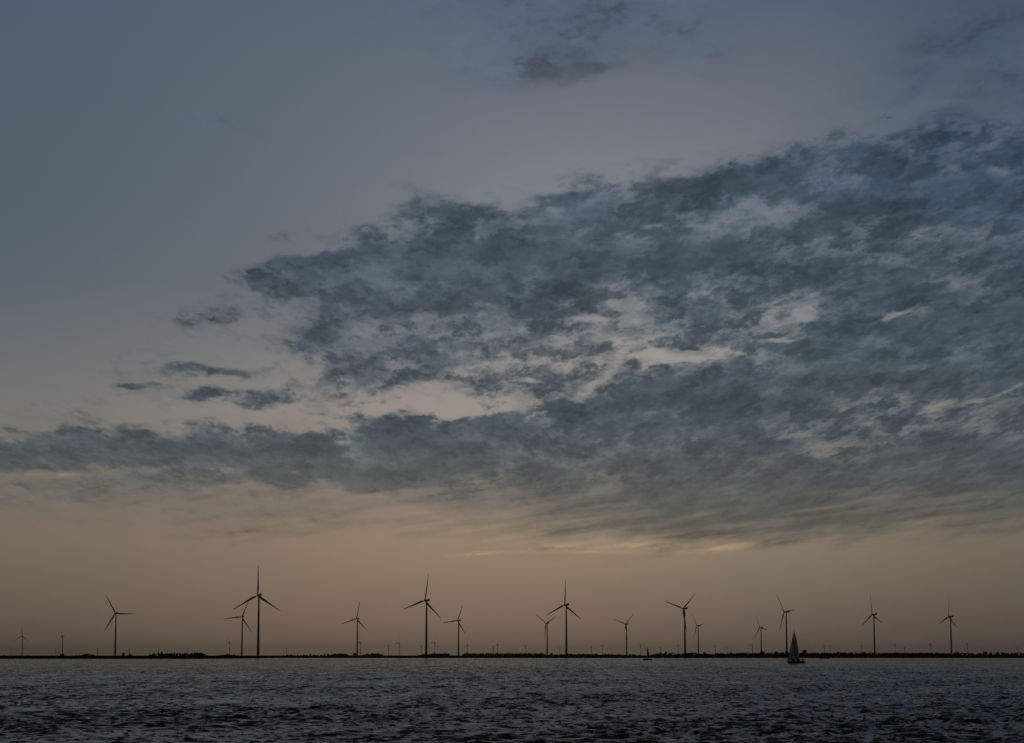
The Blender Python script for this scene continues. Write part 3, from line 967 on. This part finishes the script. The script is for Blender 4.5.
# column, hub row, yaw, spin, label
FAR = [
 (22.0, 635.9, 35, 90, 'turbine nearest the left edge of the picture, slim and taller than its neighbours', 11500),
 (62.4, 635.8, 78, 85, 'slim turbine seen edge-on behind a bush, second from the left edge', 11500),
 (10.8, 648.9, 60, 90, 'tiny faint turbine between the left edge and the slim turbine', None),
 (55.5, 648.9, 60, 70, 'tiny faint turbine close left of the slim edge-on one', None),
 (229.3, 642.0, 50, 95, 'faint turbine left of the pair with the tallest turbine', None),
 (286.8, 648.6, 60, 40, 'barely visible turbine right of the tallest turbine', None),
 (360.3, 641.8, 62, 80, 'faint turbine hidden close behind the turbine with bushy foot', None),
 (388.4, 645.6, 55, 60, 'left one of two faint turbines left of the second tallest turbine', None),
 (399.2, 643.0, 45, 72, 'right one of two faint turbines left of the second tallest turbine', None),
 (421.8, 646.0, 60, 20, 'faint turbine close left of the second tallest turbine', None),
 (434.7, 642.6, 50, 65, 'faint turbine between the second tallest turbine and its small neighbour', None),
 (467.5, 645.2, 35, 90, 'faint turbine close right of the small neighbour of the second tallest', None),
 (493.4, 646.8, 50, 30, 'fainter left one of two close turbines above the bluish far wood', None),
 (497.7, 644.3, 65, 88, 'darker right one of two close turbines above the bluish far wood', None),
 (526.0, 646.4, 35, 30, 'faint Y-shaped turbine above the right end of the bluish far wood', None),
 (559.8, 647.8, 60, 50, 'faint turbine between the two close turbines of the middle', None),
 (591.4, 646.4, 60, 88, 'left one of two faint turbines right of the tall middle turbine', None),
 (602.4, 646.3, 30, 42, 'right one of two faint turbines right of the tall middle turbine', None),
 (640.8, 645.7, 50, 40, 'faint turbine just left of the small sailing boat', None),
 (660.6, 647.5, 50, 75, 'faint turbine just right of the small sailing boat', None),
 (678.5, 644.8, 65, 90, 'faint turbine just left of the large one with raised blades', None),
 (715.5, 645.6, 60, 88, 'faint turbine right of the edge-on turbine, tallest of three far ones', None),
 (727.6, 648.2, 60, 30, 'left one of two very small far turbines over the wood', None),
 (731.4, 648.7, 60, 70, 'right one of two very small far turbines over the wood', None),
 (752.5, 645.5, 40, 45, 'faint turbine just left of the smallest turbine of the row', None),
 (824.4, 645.6, 70, 80, 'left one of two faint turbines above the low motor boat', None),
 (830.2, 646.0, 65, 50, 'right one of two faint turbines above the low motor boat', None),
 (862.2, 645.7, 50, 66, 'faint turbine just left of the second large turbine from the right', None),
 (895.3, 644.6, 65, 88, 'left one of two faint turbines right of the second large turbine from the right', None),
 (904.8, 647.2, 60, 35, 'right one of two faint turbines right of the second large turbine from the right', None),
 (930.9, 643.8, 60, 82, 'faint turbine left of the rightmost large turbine', None),
 (967.4, 643.4, 65, 86, 'faint turbine right of the rightmost large turbine', None),
 (1017.4, 648.2, 45, 60, 'small faint turbine at the right edge of the picture', None),
]
for px, hy, phi, spin, lab, D in FAR:
    s = 0.8
    if D is None:
        D = (HUB * s - EYE) / slope(hy)
        if D > 20000:
            D = 20000
    s = (EYE + slope(hy) * D) / HUB
    x, y = at(px, D)
    place_turbine(x, y, s, phi, spin, lab, GF)


# ------------------------------------------------------------------ boats
def hull_mesh(Ln, beam, fb_bow, fb_st, draft=0.5, transom=0.75, nseg=22):
    """bow at +X, stern at -X; sections from keel to gunwale"""
    bm = bmesh.new()
    sec = []
    for i in range(nseg + 1):
        s = i / nseg
        x = -Ln / 2 + Ln * s
        w = beam / 2 * (transom + (1 - transom) * math.sin(min(1, s / 0.5) * math.pi / 2)) if s < 0.5 else beam / 2 * max(0.015, (1 - ((s - 0.5) / 0.5) ** 2.2))
        top = fb_st + (fb_bow - fb_st) * s ** 1.6 - 0.12 * math.sin(math.pi * s)
        kd = -draft * math.sin(math.pi * min(1, 0.15 + s * 0.85)) ** 0.7 if s < 1 else 0.25
        rake = 0.35 * max(0, s - 0.85) / 0.15
        pts = []
        for sgn in (-1, 1):
            side = [(x + rake, sgn * w, top), (x + rake * .7, sgn * w * 0.98, top * 0.55), (x + rake * .2, sgn * w * 0.86, 0.06), (x, sgn * w * 0.5, kd * 0.7), (x, 0, kd)]
            pts.append(side)
        ring = pts[0] + pts[1][::-1][1:]
        sec.append([bm.verts.new(p) for p in ring])
    for a_, b_ in zip(sec, sec[1:]):
        for i in range(len(a_) - 1):
            bm.faces.new((a_[i], b_[i], b_[i + 1], a_[i + 1]))
        bm.faces.new((a_[0], a_[-1], b_[-1], b_[0]))
    bm.faces.new(sec[0]); bm.faces.new(sec[-1][::-1])
    bmesh.ops.recalc_face_normals(bm, faces=bm.faces)
    return bm


def sail(name, tack, head, clew, belly, side, m, parent, roach=0.0, n=14):
    """a triangular sail of two curved skins 3 cm apart"""
    tack, head, clew = Vector(tack), Vector(head), Vector(clew)
    bm = bmesh.new()
    sides = []
    for off in (0.0, 0.03):
        rows = []
        for i in range(n + 1):
            s = i / n
            a_ = tack.lerp(head, s)
            b_ = clew.lerp(head, s)
            ch = (b_ - a_)
            b_ = b_ + (ch.normalized() * roach * math.sin(math.pi * s) if ch.length > 0.05 else Vector())
            row = []
            for j in range(9):
                q = j / 8
                p = a_.lerp(b_, q)
                d = belly * (b_ - a_).length * math.sin(math.pi * q ** 0.8)
                row.append(bm.verts.new(p + Vector(side) * (d + off)))
            rows.append(row)
        sides.append(rows)
    for k_, rows in enumerate(sides):
        for r0, r1 in zip(rows, rows[1:]):
            for j in range(8):
                f_ = (r0[j], r0[j + 1], r1[j + 1], r1[j])
                bm.faces.new(f_ if k_ else f_[::-1])
    A, B = sides
    def edge(la, lb):
        for i in range(len(la) - 1):
            bm.faces.new((la[i], la[i + 1], lb[i + 1], lb[i]))
    edge(A[0], B[0]); edge([r[0] for r in A], [r[0] for r in B]); edge([r[-1] for r in A], [r[-1] for r in B])
    edge(A[-1], B[-1])
    bmesh.ops.recalc_face_normals(bm, faces=bm.faces)
    return build(name, bm, m, parent, True)


# large sailing boat (mast 18 m), hull seen at an angle, bow to the left
def sailing_yacht():
    D = EYE / -slope(663.3)
    x, y = at(795.6, D)
    root = empty('sailing_boat', (x, y, 0), 0)
    tag(root, 'large dark-hulled sailing boat with two pale sails set, nearest boat on the water', 'sailing boat')
    Ln = 11.0
    root.rotation_euler = (R_(0), 0, R_(180 - 42))      # bow towards the left and away
    h = build('hull', hull_mesh(Ln, 3.5, 1.75, 1.45, 0.6, 0.8), MT['hull'], root, True)
    bm = bmesh.new()
    box(bm, -3.6, 3.4, -1.05, 1.05, 1.35, 1.5, 0.03)
    build('deck', bm, MT['deck'], root)
    bm = bmesh.new()
    ring_loft(bm, [[(-1.2, -.95, 1.45), (3.0, -.6, 1.45), (3.0, .6, 1.45), (-1.2, .95, 1.45)],
                   [(-1.1, -.85, 1.95), (2.3, -.5, 1.85), (2.3, .5, 1.85), (-1.1, .85, 1.95)]])
    c = build('cabin', bm, MT['cabin'], root)
    for sgn in (-1, 1):
        for xx in (-0.5, 0.7):
            bm = bmesh.new()
            box(bm, xx, xx + 0.75, sgn * (0.86 - 0.07 * xx) - 0.02, sgn * (0.86 - 0.07 * xx) + 0.02, 1.6, 1.78)
            build('window', bm, MT['glass'], c)
    bm = bmesh.new()
    ring_loft(bm, [[(-2.3, 1.1 * math.cos(a_), 1.5 + 0.95 * math.sin(a_)) for a_ in [math.pi * i / 10 for i in range(11)]],
                   [(-1.5, 1.05 * math.cos(a_), 1.5 + 0.85 * math.sin(a_)) for a_ in [math.pi * i / 10 for i in range(11)]],
                   [(-0.9, 0.9 * math.cos(a_), 1.5 + 0.42 * math.sin(a_)) for a_ in [math.pi * i / 10 for i in range(11)]]])
    build('sprayhood', bm, MT['canvas'], root, True)
    MX = 0.9
    bm = bmesh.new(); tube(bm, (MX, 0, 1.5), (MX - 0.1, 0, 18.8), 0.11, 0.07, 10)
    for zz in (7.0, 12.0):
        tube(bm, (MX, -0.9, zz), (MX, 0.9, zz), 0.035)
    tube(bm, (MX - 0.1, 0, 18.8), (MX - 0.1, 0, 19.8), 0.03)
    build('mast', bm, MT['alu'], root)
    side = (0.0, 1.0, 0.0)
    clew = (MX - 4.3, 1.15, 2.3)
    bm = bmesh.new(); tube(bm, (MX - 0.15, 0.0, 2.2), clew, 0.08, 0.07, 8)
    build('boom', bm, MT['alu'], root)
    sail('mainsail', (MX - 0.15, 0, 2.35), (MX - 0.2, 0, 18.5), (clew[0] + 0.1, clew[1], 2.45), 0.10, side, MT['sail'], root, 0.75)
    sail('jib', (Ln / 2 - 0.1, 0, 1.9), (MX + 0.25, 0, 17.6), (MX - 1.9, 1.9, 1.9), 0.11, side, MT['sail'], root, -0.15)
    bm = bmesh.new()
    tube(bm, (Ln / 2 + 0.15, 0, 1.75), (MX, 0, 17.2), 0.02)
    tube(bm, (-Ln / 2 + 0.1, 0, 1.5), (MX - 0.1, 0, 17.8), 0.02)
    for sgn in (-1, 1):
        tube(bm, (MX, sgn * 1.65, 1.5), (MX, sgn * 0.9, 12.0), 0.02)
        tube(bm, (MX, sgn * 0.9, 12.0), (MX - 0.1, 0, 17.0), 0.02)
    build('rigging', bm, MT['alu'], root)
    bm = bmesh.new()
    for sgn in (-1, 1):
        for xx in (-5.3, -3.4, -1.4, 0.8, 2.8, 4.6):
            w_ = 1.55 if xx < 1 else 1.55 - (xx - 1) * 0.33
            tube(bm, (xx, sgn * w_, 1.45), (xx, sgn * w_, 2.15), 0.02)
        tube(bm, (-5.3, sgn * 1.55, 2.13), (0.8, sgn * 1.55, 2.13), 0.015); tube(bm, (0.8, sgn * 1.55, 2.13), (4.6, sgn * 0.4, 2.2), 0.015)
    tube(bm, (-5.3, -1.55, 2.15), (-5.3, 1.55, 2.15), 0.03)
    build('railing', bm, MT['alu'], root)
    # horseshoe float and outboard bracket on the stern rail
    bm = bmesh.new()
    box(bm, -5.75, -5.35, 0.75, 1.25, 1.25, 2.7, 0.1); box(bm, -5.7, -5.45, 0.9, 1.1, 0.6, 1.25, 0.03)
    build('outboard_motor', bm, MT['rubber'], root)
    bm = bmesh.new(); tube(bm, (-4.7, -0.75, 2.2), (-4.7, 0.75, 2.2), 0.02, n=6)
    for i in range(16):
        a0_, a1_ = 2 * math.pi * i / 16, 2 * math.pi * (i + 1) / 16
        tube(bm, (-4.5, 0.45 * math.cos(a0_), 2.1 + 0.45 * math.sin(a0_)), (-4.5, 0.45 * math.cos(a1_), 2.1 + 0.45 * math.sin(a1_)), 0.025, n=5)
    build('steering_wheel', bm, MT['rubber'], root)
    root.rotation_euler[0] = 0
    return root


def small_sailboat():
    D = EYE / -slope(660.0)
    x, y = at(647.6, D)
    root = empty('sailing_boat', (x, y, 0), R_(180 + 12))
    tag(root, 'small distant sailing boat with one narrow dark sail close to the far shore', 'sailing boat')
    Ln = 8.3
    build('hull', hull_mesh(Ln, 2.6, 1.5, 1.2, 0.45), MT['hull'], root, True)
    bm = bmesh.new()
    ring_loft(bm, [[(-1.0, -.8, 1.15), (2.0, -.5, 1.15), (2.0, .5, 1.15), (-1.0, .8, 1.15)],
                   [(-.9, -.7, 1.7), (1.4, -.4, 1.6), (1.4, .4, 1.6), (-.9, .7, 1.7)]])
    build('cabin', bm, MT['cabin'], root)
    bm = bmesh.new(); tube(bm, (0.5, 0, 1.2), (0.45, 0, 12.9), 0.16, 0.10, 8)
    build('mast', bm, MT['rubber'], root)
    bm = bmesh.new(); tube(bm, (0.45, 0, 2.1), (-1.5, 1.9, 2.2), 0.08, 0.07, 8)
    build('boom', bm, MT['alu'], root)
    sail('mainsail', (0.4, 0, 2.3), (0.4, 0, 12.6), (-1.5, 1.9, 2.4), 0.1, (0.3, 1, 0), MT['sail_dark'], root, 0.35)
    sail('jib', (1.3, 0, 1.6), (0.55, 0, 5.6), (-0.9, 0.9, 1.8), 0.1, (0, 1, 0), MT['sail'], root, 0.1)
    bm = bmesh.new(); tube(bm, (Ln / 2, 0, 1.5), (0.5, 0, 11.8), 0.02); tube(bm, (-Ln / 2 + .1, 0, 1.2), (0.45, 0, 12.8), 0.02)
    build('rigging', bm, MT['alu'], root)


def motor_boat():
    D = EYE / -slope(658.7)
    x, y = at(824.6, D)
    root = empty('motor_boat', (x, y, 0), R_(180))
    tag(root, 'long low dark motor boat close to the shore right of the large sailing boat', 'motor boat')
    Ln = 12.5
    build('hull', hull_mesh(Ln, 3.8, 1.7, 1.2, 0.6, 0.9), MT['hull'], root, True)
    bm = bmesh.new()
    ring_loft(bm, [[(-3.5, -1.3, 1.1), (2.8, -1.0, 1.2), (2.8, 1.0, 1.2), (-3.5, 1.3, 1.1)],
                   [(-3.4, -1.2, 2.1), (1.8, -0.9, 2.1), (1.8, 0.9, 2.1), (-3.4, 1.2, 2.1)]])
    c = build('cabin', bm, MT['cabin'], root)
    for xx in (-2.8, -1.2, 0.3):
        for sgn in (-1, 1):
            bm = bmesh.new(); box(bm, xx, xx + 1.1, sgn * 1.22 - 0.03 + (-sgn * 0.03 * (xx + 3)), sgn * 1.22 + 0.03 + (-sgn * 0.03 * (xx + 3)), 1.45, 1.9)
            build('window', bm, MT['glass'], c)
    bm = bmesh.new(); box(bm, -3.7, 1.9, -1.3, 1.3, 2.1, 2.22, 0.04)
    build('roof', bm, MT['cabin'], root)
    bm = bmesh.new()
    for sgn in (-1, 1):
        for xx in (2.9, 4.4, 5.6):
            tube(bm, (xx, sgn * (1.55 - (xx - 2.9) * 0.42), 1.4), (xx, sgn * (1.5 - (xx - 2.9) * 0.42), 2.2), 0.025)
        tube(bm, (2.9, sgn * 1.5, 2.2), (5.6, sgn * 0.38, 2.2), 0.02)
    build('railing', bm, MT['alu'], root)


sailing_yacht()
small_sailboat()
motor_boat()

# ------------------------------------------------------------------ the evening air
HZ = 1
if HZ:
    hm = bpy.data.materials.new('haze')
    hm.use_nodes = True
    t = hm.node_tree
    t.nodes.clear()
    pv = t.nodes.new('ShaderNodeVolumePrincipled')
    pv.inputs['Color'].default_value = (0.80, 0.78, 0.78, 1)
    pv.inputs['Density'].default_value = 1.1e-5
    pv.inputs['Anisotropy'].default_value = 0.3
    mo = t.nodes.new('ShaderNodeOutputMaterial')
    t.links.new(pv.outputs[0], mo.inputs['Volume'])
    bm = bmesh.new()
    box(bm, -46000, 46000, -46000, 46000, -2.5, 184)
    hz = build('haze', bm, hm)
    tag(hz, 'thin evening haze over the lake and land', 'haze', kind='stuff')
